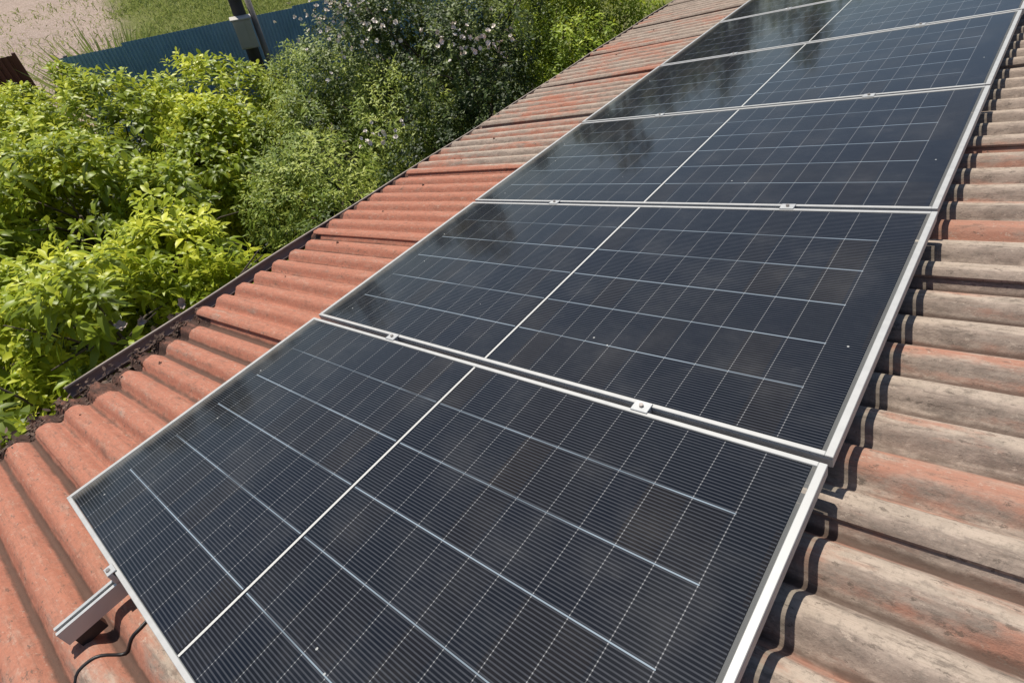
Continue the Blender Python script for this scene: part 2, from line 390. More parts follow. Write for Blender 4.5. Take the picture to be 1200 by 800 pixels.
# ------------------------------------------------------------------ the house: corrugated roof, gutter, walls
house = empty('house', Matrix.Translation((0, 0, 0)))
tag(house, 'low house under a weathered red corrugated sheet roof with a dark gutter', 'house')
P = 0.1424; CR0 = 0.3653; SEAM0 = 1.035; SHEETW = P * 7
ZM, AMP = -0.145, 0.0215
EAVE = -1.39
RIDGE = 5.0
def wave(y):
    p = np.cos(2 * np.pi * (y - CR0) / P)
    return AMP * (1 - 2 * ((1 - p) / 2) ** 2.2)
def sheet(name, y0, y1, x0, x1, lift0, lift1, mat, ragged=0.0, sag=0.0, thick=0.008, seed=0, nx=46, zoff=0.0, roofm=None):
    r = np.random.default_rng(seed)
    ny = int(round((y1 - y0) / P * 14)) + 1
    ys = np.linspace(y0, y1, ny)
    t = np.linspace(0, 1, nx) ** 1.6
    ph = r.uniform(0, 6.28, 6)
    edge = x0 + ragged * (np.sin(ys * 37 + ph[0]) * 0.4 + np.sin(ys * 83 + ph[1]) * 0.35 + np.sin(ys * 171 + ph[5]) * 0.3 + r.uniform(-0.5, 0.5, ny) * 0.7)
    X = edge[None, :] + (x1 - edge)[None, :] * t[:, None]
    Y = np.repeat(ys[None, :], nx, 0) + 0.002 * np.sin(X * 1.7 + ph[2])
    lift = lift0 + (lift1 - lift0) * ((Y - y0) / (y1 - y0))
    Z = ZM + wave(Y) + lift + zoff + 0.003 * np.sin(X * 1.1 + ph[3]) + sag * np.exp(-((X - x0) / 0.25) ** 2) * np.sin(Y * 9 + ph[4])
    top = np.stack([X, Y, Z], -1).reshape(-1, 3)
    bot = top - np.array([0, 0, thick])
    i = (np.arange(nx - 1)[:, None] * ny + np.arange(ny - 1)[None, :])
    q = np.stack([i, i + ny, i + ny + 1, i + 1], -1).reshape(-1, 4)
    n = nx * ny
    fs = [q, q[:, ::-1] + n]
    e = np.arange(ny - 1); fs.append(np.stack([e, e + 1, e + 1 + n, e + n], -1))
    b = (nx - 1) * ny; fs.append(np.stack([b + e + 1, b + e, b + e + n, b + e + 1 + n], -1))
    e = np.arange(nx - 1) * ny; fs.append(np.stack([e + ny, e, e + n, e + ny + n], -1))
    e = e + ny - 1; fs.append(np.stack([e, e + ny, e + ny + n, e + n], -1))
    # separate the rim so the edges stay crisp
    v = np.concatenate([top, bot]); f0 = np.concatenate(fs[:2]); f1 = np.concatenate(fs[2:])
    v2 = np.concatenate([v, v]); f = np.concatenate([f0, f1 + len(v)])
    me = raw_mesh(name, v2, f)
    return link(name, me, mat, house, ROOF if roofm is None else roofm)
for k in range(-5, 12):
    y0 = SEAM0 + SHEETW * (k - 1); y1 = y0 + SHEETW + 0.115
    x0 = EAVE + random.uniform(-0.012, 0.012)
    if k in (-1, 0): x0 = -1.11 + 0.03 * k
    if k < -1: x0 = -1.20
    if k == 1: x0 = EAVE + 0.09
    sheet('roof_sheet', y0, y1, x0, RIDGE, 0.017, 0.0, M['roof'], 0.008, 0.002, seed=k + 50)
# layered, crusted sheet ends jutting out at the near eave
for j, (ya, yb, xe, zo, rg) in enumerate([(-0.72, 0.78, -1.19, -0.010, 0.05), (-0.62, 0.93, -1.26, -0.022, 0.055), (-0.95, 1.10, -1.34, -0.034, 0.06), (0.58, 1.14, -1.36, -0.018, 0.03)]):
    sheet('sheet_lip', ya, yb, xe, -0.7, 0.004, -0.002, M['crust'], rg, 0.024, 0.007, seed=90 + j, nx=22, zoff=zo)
# dark crust at the very ends of the far sheets: a second thin sheet end just below
for k in range(2, 11):
    y0 = SEAM0 + SHEETW * (k - 1) - 0.03
    sheet('sheet_lip', y0, y0 + SHEETW - 0.02, EAVE - 0.035 - random.uniform(0, 0.02), -1.0, 0.002, 0.0, M['crust'], 0.008, 0.004, 0.006, seed=120 + k, nx=6, zoff=-0.012)
# other slope beyond the ridge (plain repeat of the same sheets)
pk = ROOF @ Vector((RIDGE, 0, ZM))
for k in range(-5, 12):
    y0 = SEAM0 + SHEETW * (k - 1)
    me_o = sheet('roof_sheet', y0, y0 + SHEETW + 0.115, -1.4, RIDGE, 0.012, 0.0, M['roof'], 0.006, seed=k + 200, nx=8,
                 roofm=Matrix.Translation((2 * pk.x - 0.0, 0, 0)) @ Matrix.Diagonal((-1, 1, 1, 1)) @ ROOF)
# rusty roof screws with washers on the wave crowns
sb = MB(); sb.tube([(0, 0, -0.004), (0, 0, 0.0025)], 0.0095, 12); sb.tube([(0, 0, 0.0025), (0, 0, 0.008)], 0.0045, 6)
screw = None
for xx in (-0.93, 2.62):
    for wv_ in range(-1, 60, 3):
        yy = CR0 + P * wv_
        mw = ROOF @ Matrix.Translation((xx + random.uniform(-0.02, 0.02), yy + random.uniform(-0.006, 0.006), ZM + AMP + 0.008)) @ Matrix.Rotation(rad(random.uniform(-6, 6)), 4, 'X')
        if screw is None: screw = sb.build('roof_screw', M['rust'], house, mw)
        else:
            c_ = screw.copy(); C.objects.link(c_); c_.parent = house; c_.matrix_local = mw
# ridge cap
rb = MB()
cap = [(math.cos(a) * 0.16, math.sin(a) * 0.13 - 0.03) for a in np.linspace(0, math.pi, 13)]
cap += [(math.cos(a) * 0.148, math.sin(a) * 0.118 - 0.03) for a in np.linspace(math.pi, 0, 13)]
rb.prism_y(cap, -5.2, 12.4)
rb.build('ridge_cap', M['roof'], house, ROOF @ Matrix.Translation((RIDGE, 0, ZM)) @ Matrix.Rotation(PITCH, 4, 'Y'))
# gutter: a U-channel hung level below the sheet ends
EV = ROOF @ Matrix.Translation((EAVE, 0, -0.196)) @ Matrix.Rotation(PITCH, 4, 'Y')
gb = MB()
prof = []
for a in np.linspace(0, math.pi, 15): prof.append((-0.048 + 0.048 * math.cos(a), -0.048 * math.sin(a)))
inner = []
for a in np.linspace(math.pi, 0, 15): inner.append((-0.048 + 0.0452 * math.cos(a), -0.0452 * math.sin(a)))
ysg = np.linspace(0.27, 12.0, 60)
ring = prof + inner
vs = []; fs = []
n = len(ring)
for i, yy in enumerate(ysg):
    dz = 0.008 * math.sin(yy * 1.1) + 0.004 * math.sin(yy * 4.3)
    for (px, pz) in ring: vs.append((px, yy, pz + dz + 0.030))
for i in range(len(ysg) - 1):
    for kk in range(n): fs.append((i * n + kk, i * n + (kk + 1) % n, (i + 1) * n + (kk + 1) % n, (i + 1) * n + kk))
fs.append(tuple(range(n))); fs.append(tuple((len(ysg) - 1) * n + kk for kk in range(n)))
gb.add(vs, fs)
gutter = gb.build('gutter', M['gutter'], house, EV, smooth=True)
lb = MB(); lb.tube([(-0.097, yy, 0.034 + 0.008 * math.sin(yy * 1.1) + 0.004 * math.sin(yy * 4.3)) for yy in ysg], 0.008, 8)
lip = lb.build('gutter_lip', M['gutter_lip'], gutter, smooth=True)
# rafters' fascia board and walls
fb = MB(); fb.box(0.02, 0.045, -5.1, 12.2, -0.16, 0.02)
fb.build('fascia_board', M['timber'], house, EV)
wl = MB()
ex = (ROOF @ Vector((EAVE, 0, 0))).x + 0.45
hx = 2 * pk.x - ex
zt = (ROOF @ Vector((EAVE + 0.5, 0, ZM - 0.06))).z
zr = pk.z - 0.10
for (ya, yb) in ((-4.7, -4.45), (11.5, 11.75)):
    wl.add([(x, y, z) for y in (ya, yb) for (x, z) in ((ex, -0.3), (hx, -0.3), (hx, zt), (pk.x, zr), (ex, zt))],
           [(0, 1, 2, 3, 4), (9, 8, 7, 6, 5)] + [(i, (i + 1) % 5, 5 + (i + 1) % 5, 5 + i) for i in range(5)])
wl.box(ex, ex + 0.25, -4.452, 11.502, -0.3, zt)
wl.box(hx - 0.25, hx, -4.452, 11.502, -0.3, zt)
wl.build('wall', M['wall'], house)

# ------------------------------------------------------------------ solar panels
def make_panel():
    root = empty('solar_panel')
    lipw = 0.0135; lw = 0.0185; H = 0.035
    fr = MB()
    def bar(x0, x1, y0, y1):
        fr.box(x0, x1, y0, y1, -H, 0.0)
    # outer walls with a lip on top: long sides butt between the short ones
    fr2 = []
    for (x0, x1, y0, y1) in ((0, lw, 0, PW), (PL - lipw - .004, PL, 0, PW), (lw, PL - lipw - .004, 0, lipw), (lw, PL - lipw - .004, PW - lipw, PW)):
        fr.box(x0, x1, y0, y1, -0.0075, 0.0)
    for (x0, x1, y0, y1) in ((0, 0.003, 0, PW), (PL - 0.003, PL, 0, PW), (0.003, PL - 0.003, 0, 0.003), (0.003, PL - 0.003, PW - 0.003, PW)):
        fr.box(x0, x1, y0, y1, -H, -0.0075)
    fr.build('frame', M['frame'], root, bevel=0.0012)
    gl = MB(); e = 0.012
    gl.add([(e, e, -0.0022), (PL - e, e, -0.0022), (PL - e, PW - e, -0.0022), (e, PW - e, -0.0022)], [(0, 1, 2, 3)])
    o = gl.build('cell_glass', M['cells'], root)
    uvl = o.data.uv_layers.new(name='UVMap')
    for lp in o.data.loops:
        c = o.data.vertices[lp.vertex_index].co; uvl.data[lp.index].uv = (c.x, c.y)
    return root
def copy_tree(o, parent=None):
    c = o.copy(); C.objects.link(c)
    if parent is not None: c.parent = parent; c.matrix_parent_inverse = o.matrix_parent_inverse.copy()
    for ch in list(o.children): copy_tree(ch, c)
    return c
panel0 = make_panel()
plab = ['black solar panel nearest the camera, lowest in the picture with bright aluminium frame',
        'black solar panel second from the near end, directly behind the nearest panel',
        'black solar panel third from the near end, in the middle of the row',
        'black solar panel fourth from the near end, greyer with sky reflection',
        'black solar panel fifth from the near end, cut by the right edge of the photo',
        'black solar panel farthest along the row, cut off by the top of the photo']
jig = [(0.000, 0.000, 0.0), (0.004, 0.003, 0.0), (0.0, 0.004, 0.0), (-0.003, 0.004, 0), (0.002, 0.004, 0), (0.0, 0.006, 0)]
for k in range(6):
    p = panel0 if k == 0 else copy_tree(panel0)
    p.matrix_world = ARR @ Matrix.Translation((jig[k][0], PSTEP * k + jig[k][1], jig[k][2]))
    tag(p, plab[k], 'solar panel', 'solar panels in a row on the roof')

# ------------------------------------------------------------------ mounting rails with clamps
RH = 0.052
def make_rail():
    root = empty('mounting_rail')
    # C-profile with a slotted top (x across, z up; top at z=0)
    w2 = 0.02
    prof = [(-w2, -RH), (w2, -RH), (w2, 0), (0.007, 0), (0.007, -0.004), (0.014, -0.004), (0.014, -0.016), (-0.014, -0.016), (-0.014, -0.004), (-0.007, -0.004), (-0.007, 0), (-w2, 0)]
    rb = MB(); rb.prism_y(prof, -0.190, PSTEP * 6 + 0.15)
    rb.build('profile', M['rail'], root)
    for yf in (-0.14, 0.5, 1.5, 2.5, 3.5, 4.5, 5.5, 6.5):
        b_ = MB(); b_.box(-0.019, 0.019, yf - 0.035, yf + 0.035, -RH - 0.038, -RH); b_.build('rubber_foot', M['cable'], root)
    def clamp(y, endc):
        cb = MB()
        if endc:
            cb.box(-0.022, 0.022, y - 0.016, y + 0.010, 0.0385, 0.0425)
            cb.box(-0.022, 0.022, y - 0.016, y - 0.002, 0.002, 0.0385)
        else:
            cb.box(-0.025, 0.025, y - 0.019, y + 0.019, 0.0365, 0.0405)
            cb.box(-0.025, 0.025, y - 0.0065, y + 0.0065, 0.002, 0.0365)
        c = cb.build('clamp', M['rail'], root, bevel=0.001)
        bb = MB(); bb.tube([(0, y - (0.006 if endc else 0), 0.038), (0, y - (0.006 if endc else 0), 0.0475)], 0.0065, 6)
        bb.build('bolt', M['bolt'], c)
    clamp(-0.002, True)
    for k in range(1, 6): clamp(PSTEP * k - GAP / 2 + 0.003, False)
    return root
r0 = make_rail(); r0.matrix_world = ARR @ Matrix.Translation((0.592, 0, -0.0365))
tag(r0, 'aluminium mounting rail nearer the gutter, its end sticking out past the nearest solar panel', 'rail', 'rails under the solar panels')
r1 = copy_tree(r0); r1.matrix_world = ARR @ Matrix.Translation((1.712, 0, -0.0365))
tag(r1, 'aluminium mounting rail on the upper side of the roof, showing only clamps between panels', 'rail', 'rails under the solar panels')

# ------------------------------------------------------------------ black cable over the waves
cb = MB(); pts = []
for i in range(40):
    t = i / 39
    y = -0.29 + 0.42 * t; xx = 0.715 - 0.03 * math.sin(t * 9.0) - 0.02 * t
    zz = ZM + float(wave(np.array(y))) + 0.0035
    pts.append((xx, y, zz))
cb.tube(pts, 0.0055, 8)
cable = cb.build('cable', M['cable'], None, ROOF, smooth=True)
tag(cable, 'thin black cable lying over the red roof sheets beside the rail end', 'cable')

# ------------------------------------------------------------------ fence, pole
FA = Vector((-10.75, 3.6, 0)); FB = Vector((-7.6, 10.9, 0))
fdir = (FB - FA).normalized(); fang = math.atan2(fdir.y, fdir.x)
fence = empty('metal_fence', Matrix.Translation(FA) @ Matrix.Rotation(fang, 4, 'Z'))
tag(fence, 'blue corrugated metal fence behind the trees', 'fence')
flen = (FB - FA).length; pos = 0.0; i = 0
while pos < flen - 0.3:
    sw = 1.12; step = 0.066
    h = 1.80 + random.uniform(-0.05, 0.04)
    prof = []
    nn = int(sw / step)
    for k in range(nn):
        x0 = k * step
        prof += [(x0, 0), (x0 + step * 0.42, 0), (x0 + step * 0.55, 0.016), (x0 + step * 0.87, 0.016)]
    prof.append((nn * step, 0))
    vs = []; fs = []
    for (px, py) in prof: vs += [(px, py, 0.03), (px, py, h)]
    for k in range(len(prof) - 1): fs.append((2 * k, 2 * k + 2, 2 * k + 3, 2 * k + 1))
    b = MB(); b.add(vs, fs); b.add([(x, y - 0.0009, z) for x, y, z in vs], [f[::-1] for f in fs])
    b.build('sheet', M['fence'], fence, Matrix.Translation((pos, 0.003 * (i % 2) , 0)) @ Matrix.Rotation(rad(random.uniform(-0.25, 0.25)), 4, 'Y'))
    pos += 1.035; i += 1
fr = MB()
for zz in (0.45, 1.45): fr.box(0, flen, 0.021, 0.055, zz, zz + 0.04)
fr.build('fence_rail', M['post'], fence)
for k in range(4):
    b = MB(); b.box(-0.03, 0.03, 0.058, 0.115, -0.2, 1.76)
    b.build('post', M['post'], fence, Matrix.Translation((0.1 + k * (flen - 0.2) / 3, 0, 0)))
# maroon sheet fence at the left
mf = empty('maroon_fence', Matrix.Translation((-12.14, 3.06, 0)) @ Matrix.Rotation(rad(72), 4, 'Z'))
tag(mf, 'dark maroon metal fence panel at the left edge of the photo', 'fence')
b = MB(); prof = []
for k in range(22):
    x0 = -1.9 + k * 0.1
    prof += [(x0, 0), (x0 + 0.05, 0), (x0 + 0.06, 0.02), (x0 + 0.09, 0.02)]
vs = []; fs = []
for (px, py) in prof: vs += [(px, py, 0.03), (px, py, 1.68)]
for k in range(len(prof) - 1): fs.append((2 * k, 2 * k + 2, 2 * k + 3, 2 * k + 1))
b.add(vs, fs); b.add([(x, y - 0.001, z) for x, y, z in vs], [f[::-1] for f in fs])
b.build('sheet', M['maroon'], mf)
b = MB(); b.box(0.245, 0.305, -0.03, 0.03, -0.2, 1.72); b.build('post', M['maroon'], mf)

# utility pole with a meter box
PX, PY = -9.05, 6.25
pole = empty('utility_pole', Matrix.Translation((PX, PY, 0)))
tag(pole, 'dark utility pole with a beige meter box, standing before the blue fence', 'pole')
b = MB(); b.tube([(0, 0, -0.3), (0, 0, 2.0), (0, 0, 4.3)], [0.125, 0.115, 0.105], 14); b.build('shaft', M['pole'], pole, smooth=True)
b = MB(); b.tube([(0.10, 0.24, -0.3), (0.08, 0.20, 2.2)], [0.06, 0.055], 10); b.build('brace', M['brace'], pole, smooth=True)
ang = math.atan2(0.23 - PY, 1.96 - PX)
bm_ = Matrix.Rotation(ang, 4, 'Z')
b = MB(); b.box(0.135, 0.33, -0.17, 0.14, 1.50, 1.98); bx = b.build('meter_box', M['box'], pole, bm_, bevel=0.012)
b = MB(); b.box(0.332, 0.342, -0.15, 0.02, 1.53, 1.95); b.build('box_door', M['box'], bx, None, bevel=0.004)
b = MB(); b.box(0.12, 0.345, -0.20, 0.17, 1.98, 2.005); b.build('box_roof', M['box'], bx, None, bevel=0.004)
for k in range(2):
    b = MB(); b.box(-0.03, 0.22, 0.0, 0.06, 2.25 + k * 0.25, 2.29 + k * 0.25); b.build('bracket', M['post'], pole, bm_)

# ------------------------------------------------------------------ foliage
def leaf_template(kind):
    if kind == 'lance':
        st = [(0.0, 0.0), (0.22, 0.62), (0.5, 1.0), (0.78, 0.62), (1.0, 0.0)]
    else:
        st = [(0.0, 0.0), (0.35, 0.95), (0.7, 0.85), (1.0, 0.0)]
    V = []; idx = []
    for t, wd in st:
        if wd == 0: idx.append((len(V),) * 3); V.append((t, 0, 0))
        else:
            b = len(V); V += [(t, -wd, 0.22 * wd), (t, 0, 0), (t, wd, 0.22 * wd)]; idx.append((b, b + 1, b + 2))
    F = []
    for a, c in zip(idx[:-1], idx[1:]):
        F.append((a[0], c[0], c[1], a[1])); F.append((a[1], c[1], c[2], a[2]))
    return np.array(V, np.float32), F
TPL = {k: leaf_template(k) for k in ('lance', 'oval')}

def norm(a): return a / np.maximum(np.linalg.norm(a, axis=-1, keepdims=True), 1e-9)

def leaves(B, D, N, L, Wd, droop, kind, tint):
    """B base, D direction, N upper-face normal, L length, Wd half width"""
    V, F = TPL[kind]
    Sd = norm(np.cross(N, D)); N = norm(np.cross(D, Sd))
    t = V[None, :, 0:1]; sx = V[None, :, 1:2]; nz = V[None, :, 2:3]
    p = B[:, None] + D[:, None] * (t * L[:, None, None]) + Sd[:, None] * (sx * Wd[:, None, None]) + N[:, None] * (nz * Wd[:, None, None])
    p[:, :, 2] -= (t[..., 0] ** 2) * (droop * L)[:, None]
    n, k = len(B), len(V)
    off = (np.arange(n) * k)[:, None, None]
    tri = []
    quad = np.array([list(f) for f in F])
    fs = (off + quad[None]).reshape(-1, 4)
    return p.reshape(-1, 3), fs, np.repeat(tint, k)

def mk_leaf_mesh(name, parts):
    v = []; f = []; a = []; b = 0
    for (p, q, t) in parts:
        v.append(p); f.append(q + b); a.append(t); b += len(p)
    v = np.concatenate(v); f = np.concatenate(f); a = np.concatenate(a)
    # quads with a doubled corner become triangles
    me = bpy.data.meshes.new(name)
    dup01 = f[:, 0] == f[:, 3]; dup12 = f[:, 1] == f[:, 2]
    tri1 = f[dup01][:, [0, 1, 2]]; tri2 = f[dup12][:, [0, 1, 3]]; q = f[~dup01 & ~dup12]
    loops = np.concatenate([tri1.ravel(), tri2.ravel(), q.ravel()]).astype(np.int32)
    tot = np.concatenate([np.full(len(tri1) + len(tri2), 3), np.full(len(q), 4)]).astype(np.int32)
    st = np.concatenate([[0], np.cumsum(tot)[:-1]]).astype(np.int32)
    me.vertices.add(len(v)); me.vertices.foreach_set('co', v.astype(np.float32).ravel())
    me.loops.add(len(loops)); me.loops.foreach_set('vertex_index', loops)
    me.polygons.add(len(tot)); me.polygons.foreach_set('loop_start', st); me.polygons.foreach_set('loop_total', tot)
    me.update(calc_edges=True)
    me.polygons.foreach_set('use_smooth', np.full(len(tot), True))
    at = me.attributes.new('tint', 'FLOAT', 'POINT'); at.data.foreach_set('value', a.astype(np.float32))
    return me

def shoots(lobes, n, shell=0.4, zmin=-0.55, gap=0.35, fr=2.2, seed=0):
    r = np.random.default_rng(seed)
    lob = np.array(lobes, float)
    vol = (lob[:, 3] * lob[:, 4]) ** 1.0
    pick = r.choice(len(lob), size=n * 3, p=vol / vol.sum())
    d = norm(r.normal(size=(n * 3, 3)))
    keep = d[:, 2] > zmin
    rr = 1 - shell * r.random(n * 3) ** 1.6
    Pp = lob[pick, :3] + d * lob[pick, 3:6] * rr[:, None]
    # lumpy outline: push by smooth noise
    ns = np.sin(Pp[:, 0] * fr + 1.3 * np.sin(Pp[:, 1] * fr * 0.8 + seed)) + np.sin(Pp[:, 1] * fr * 1.2 + 1.7 * np.sin(Pp[:, 2] * fr + 2)) + np.sin(Pp[:, 2] * fr * 1.1 + Pp[:, 0] * fr * 0.6)
    Pp = Pp + d * (0.09 * ns)[:, None] * lob[pick, 3:4]
    keep &= (r.random(n * 3) > gap * np.clip(-ns, 0, 1.5))
    # drop shoots buried deep in another lobe
    for L_ in lob:
        q = np.sum(((Pp - L_[:3]) / L_[3:6]) ** 2, 1)
        keep &= ~((q < 0.30) & (r.random(n * 3) < 0.85))
    idx = np.nonzero(keep)[0][:n]
    return Pp[idx], d[idx], ns[idx]

def crown_mesh(name, lobes, n, kind, L0, W0, per, seed, droop=0.35, spread=(0.7, 1.5), upb=0.7, shell=0.4, gap=0.35, fr=2.2, stem=0.12):
    r = np.random.default_rng(seed + 1000)
    Pp, Dv, ns = shoots(lobes, n, shell, -0.6, gap, fr, seed)
    n = len(Pp)
    A = norm(Dv + np.array([0, 0, upb]) + r.normal(size=(n, 3)) * 0.35)
    ref = norm(np.cross(A, r.normal(size=(n, 3)))); ref2 = np.cross(A, ref)
    sh_tint = np.clip(0.42 + 0.17 * ns + r.normal(size=n) * 0.19, 0, 1)
    sc = r.uniform(0.75, 1.2, n)
    parts = []
    for i in range(per):
        az = i * 2.39996 + r.uniform(-0.35, 0.35, n)
        f = i / max(1, per - 1)                      # 0 at the foot of the shoot, 1 at its tip
        th = spread[1] + (spread[0] - spread[1]) * f + r.normal(size=n) * 0.2
        radial = ref * np.cos(az)[:, None] + ref2 * np.sin(az)[:, None]
        D = norm(A * np.cos(th)[:, None] + radial * np.sin(th)[:, None])
        B = Pp + A * (stem * (f - 0.5) * sc)[:, None] + radial * 0.006
        N = norm(A * 0.9 + np.array([0, 0, 0.55]) - radial * 0.15 + r.normal(size=(n, 3)) * 0.3)
        L = L0 * sc * r.uniform(0.5, 1.2, n) * (1 - 0.35 * f)
        tint = np.clip(sh_tint + 0.30 * (f - 0.5) + r.normal(size=n) * 0.10, 0, 1)
        parts.append(leaves(B, D, N, L, W0 * L / L0 * r.uniform(0.8, 1.15, n), droop * r.uniform(0.4, 1.5, n), kind, tint))
    return mk_leaf_mesh(name, parts)

def limbs(lobes, base, r0, seed):
    r = random.Random(seed); b = MB()
    base = Vector(base); fork = base + Vector((r.uniform(-.1, .1), r.uniform(-.1, .1), 0.55))
    b.tube([base + Vector((0, 0, -0.2)), base + Vector((0.02, 0.01, 0.25)), fork], [r0 * 1.25, r0, r0 * 0.85], 9)
    for L_ in lobes:
        c = Vector(L_[:3]); mid = fork.lerp(c, 0.5) + Vector((r.uniform(-.15, .15), r.uniform(-.15, .15), 0.15))
        b.tube([fork - (mid - fork) * 0.05, fork.lerp(mid, 0.5), mid, c], [r0 * 0.55, r0 * 0.45, r0 * 0.33, r0 * 0.18], 7)
        for q in range(5):
            a = r.uniform(0, 6.28); e = Vector((math.cos(a) * L_[3] * 0.75, math.sin(a) * L_[4] * 0.75, r.uniform(-0.1, 0.75) * L_[5]))
            s0 = mid.lerp(c, r.uniform(0.2, 1.0)); k = s0.lerp(c + e, 0.5) + Vector((0, 0, 0.06))
            b.tube([s0, k, c + e], [r0 * 0.17, r0 * 0.11, r0 * 0.05], 5)
    return b

def plant(name, label, cat, base, lobes, n, kind, L0, W0, per, mat, seed, r0=0.07, group=None, **kw):
    t = empty(name, Matrix.Translation(base))
    tag(t, label, cat, group)
    inv = Matrix.Translation(-Vector(base))
    link('crown', crown_mesh('crown', lobes, n, kind, L0, W0, per, seed, **kw), mat, t, inv)
    limbs(lobes, base, r0, seed).build('trunk', M['bark'], t, inv, smooth=True)
    return t

def blossoms(parent, base, centers, mat, size, seed, name='blossom', most=100):
    """flower heads, each a small cup of petals: the ones nearest the camera are parts of their own, any past `most` go in one mesh"""
    r = np.random.default_rng(seed)
    Bc = np.concatenate([np.array(c) + r.normal(size=(n, 3)) * np.array(sp) for (c, n, sp) in centers])
    cp = np.array(cam.matrix_world.translation)
    Bc = Bc[np.argsort(np.linalg.norm(Bc - cp, axis=1))]; n = len(Bc)
    ax = norm(r.normal(size=(n, 3)) * 0.7 + np.array([0.45, -0.35, 0.8]))
    ref = norm(np.cross(ax, r.normal(size=(n, 3)))); ref2 = np.cross(ax, ref)
    sz = r.uniform(0.7, 1.25, n) * size
    petals = []
    for i in range(7):
        az = i * 2 * np.pi / 7 + r.uniform(-0.2, 0.2, n); th = 1.0 + r.normal(size=n) * 0.25
        rd = ref * np.cos(az)[:, None] + ref2 * np.sin(az)[:, None]
        D = norm(ax * np.cos(th)[:, None] + rd * np.sin(th)[:, None])
        petals.append((D, norm(ax - rd * 0.4)))
    def build(sel):
        ps = [leaves(Bc[sel], D[sel], N[sel], sz[sel], sz[sel] * 0.42, np.zeros(len(sel)), 'oval', np.full(len(sel), 0.5)) for D, N in petals]
        return link(name, mk_leaf_mesh(name, ps), mat, parent, Matrix.Translation(-Vector(base)))
    for q in range(min(n, most)): build(np.array([q]))
    if n > most:
        tag(build(np.arange(most, n)), kind='stuff')

# bright, long-leaved trees in front
G1 = 'leafy trees below the eave'
plant('fruit_tree', 'bright yellow-green tree with long drooping leaves nearest the gutter end', 'tree', (-2.9, 0.5, 0),
      [(-1.98, -0.15, 2.12, 0.62, 0.62, 0.62), (-2.5, 0.75, 2.0, 0.75, 0.70, 0.72), (-3.4, 0.0, 1.75, 0.9, 0.8, 0.75), (-2.25, 1.55, 1.95, 0.55, 0.5, 0.55), (-3.3, 1.4, 1.6, 0.8, 0.7, 0.65), (-2.5, -0.9, 1.8, 0.8, 0.7, 0.65)],
      1150, 'lance', 0.185, 0.031, 11, M['leaf_peach'], 3, 0.09, G1, gap=0.95, fr=3.6, droop=0.45)
plant('fruit_tree', 'bright yellow-green tree filling the left side of the photo behind the nearest tree', 'tree', (-5.2, 1.5, 0),
      [(-4.5, 0.3, 1.45, 1.0, 0.9, 0.85), (-5.3, 1.5, 1.7, 1.0, 0.95, 0.85), (-4.2, 2.2, 1.5, 0.85, 0.85, 0.8), (-6.3, 0.5, 1.5, 1.0, 1.0, 0.85), (-5.0, 3.2, 1.55, 0.9, 0.8, 0.8)],
      1900, 'lance', 0.185, 0.034, 11, M['leaf_peach'], 4, 0.09, G1, gap=0.8, fr=3.4, droop=0.5)
plant('fruit_tree', 'bright yellow-green tree just in front of the blue fence', 'tree', (-7.3, 2.6, 0),
      [(-7.2, 1.6, 1.55, 1.0, 0.9, 0.85), (-6.9, 2.8, 1.62, 0.95, 0.9, 0.85), (-6.3, 4.0, 1.55, 0.9, 0.9, 0.8), (-8.1, 1.0, 1.3, 0.9, 0.9, 0.8)],
      1500, 'lance', 0.175, 0.033, 10, M['leaf_peach'], 5, 0.08, G1, gap=0.55, fr=3.0)
plant('fruit_tree', 'small bright green sapling between the maroon panel and the blue fence', 'tree', (-10.0, 2.55, 0),
      [(-10.0, 2.45, 1.35, 0.5, 0.45, 0.42), (-9.7, 3.3, 1.55, 0.26, 0.26, 0.4)],
      230, 'lance', 0.19, 0.036, 9, M['leaf_peach'], 6, 0.04, G1)
# olive shrub in the middle
plant('shrub', 'olive green shrub with small leaves between the bright trees and the flowering bush', 'shrub', (-3.8, 3.9, 0),
      [(-3.3, 3.2, 1.60, 0.75, 0.8, 0.75), (-4.3, 4.2, 1.6, 0.9, 0.9, 0.8), (-2.5, 2.9, 1.6, 0.5, 0.6, 0.6), (-5.3, 5.1, 1.65, 0.9, 0.9, 0.85), (-3.6, 4.8, 1.6, 0.8, 0.8, 0.8)],
      3000, 'lance', 0.095, 0.015, 9, M['leaf_olive'], 7, 0.07, 'shrubs along the eave', fr=3.6, gap=0.6)
# dark flowering bush
fb_ = (-3.0, 5.6, 0)
fbush = plant('flowering_bush', 'dark green bush with white and pink blossom behind the gutter', 'bush', fb_,
      [(-2.35, 4.3, 1.75, 0.55, 0.8, 0.75), (-2.8, 5.5, 2.35, 0.8, 0.9, 1.0), (-3.9, 5.7, 2.35, 0.85, 0.8, 1.0), (-2.2, 5.2, 1.9, 0.5, 0.8, 0.8), (-4.5, 5.3, 2.25, 0.75, 0.75, 1.0), (-5.2, 6.6, 2.1, 0.9, 0.9, 1.05), (-3.2, 6.6, 2.5, 0.8, 0.8, 1.1)],
      4700, 'oval', 0.062, 0.020, 9, M['leaf_dark'], 8, 0.08, 'shrubs along the eave', gap=0.55, fr=3.8)
blossoms(fbush, fb_, [((-4.4, 5.0, 3.05), 120, (0.30, 0.3, 0.25)), ((-4.0, 4.9, 2.8), 30, (0.25, 0.25, 0.25)), ((-2.5, 5.0, 2.95), 26, (0.12, 0.16, 0.10)), ((-2.3, 5.3, 2.85), 22, (0.10, 0.16, 0.08)), ((-2.6, 3.75, 2.36), 16, (0.14, 0.18, 0.06)), ((-3.2, 5.2, 3.0), 26, (0.5, 0.5, 0.3))], M['petal'], 0.032, 21)
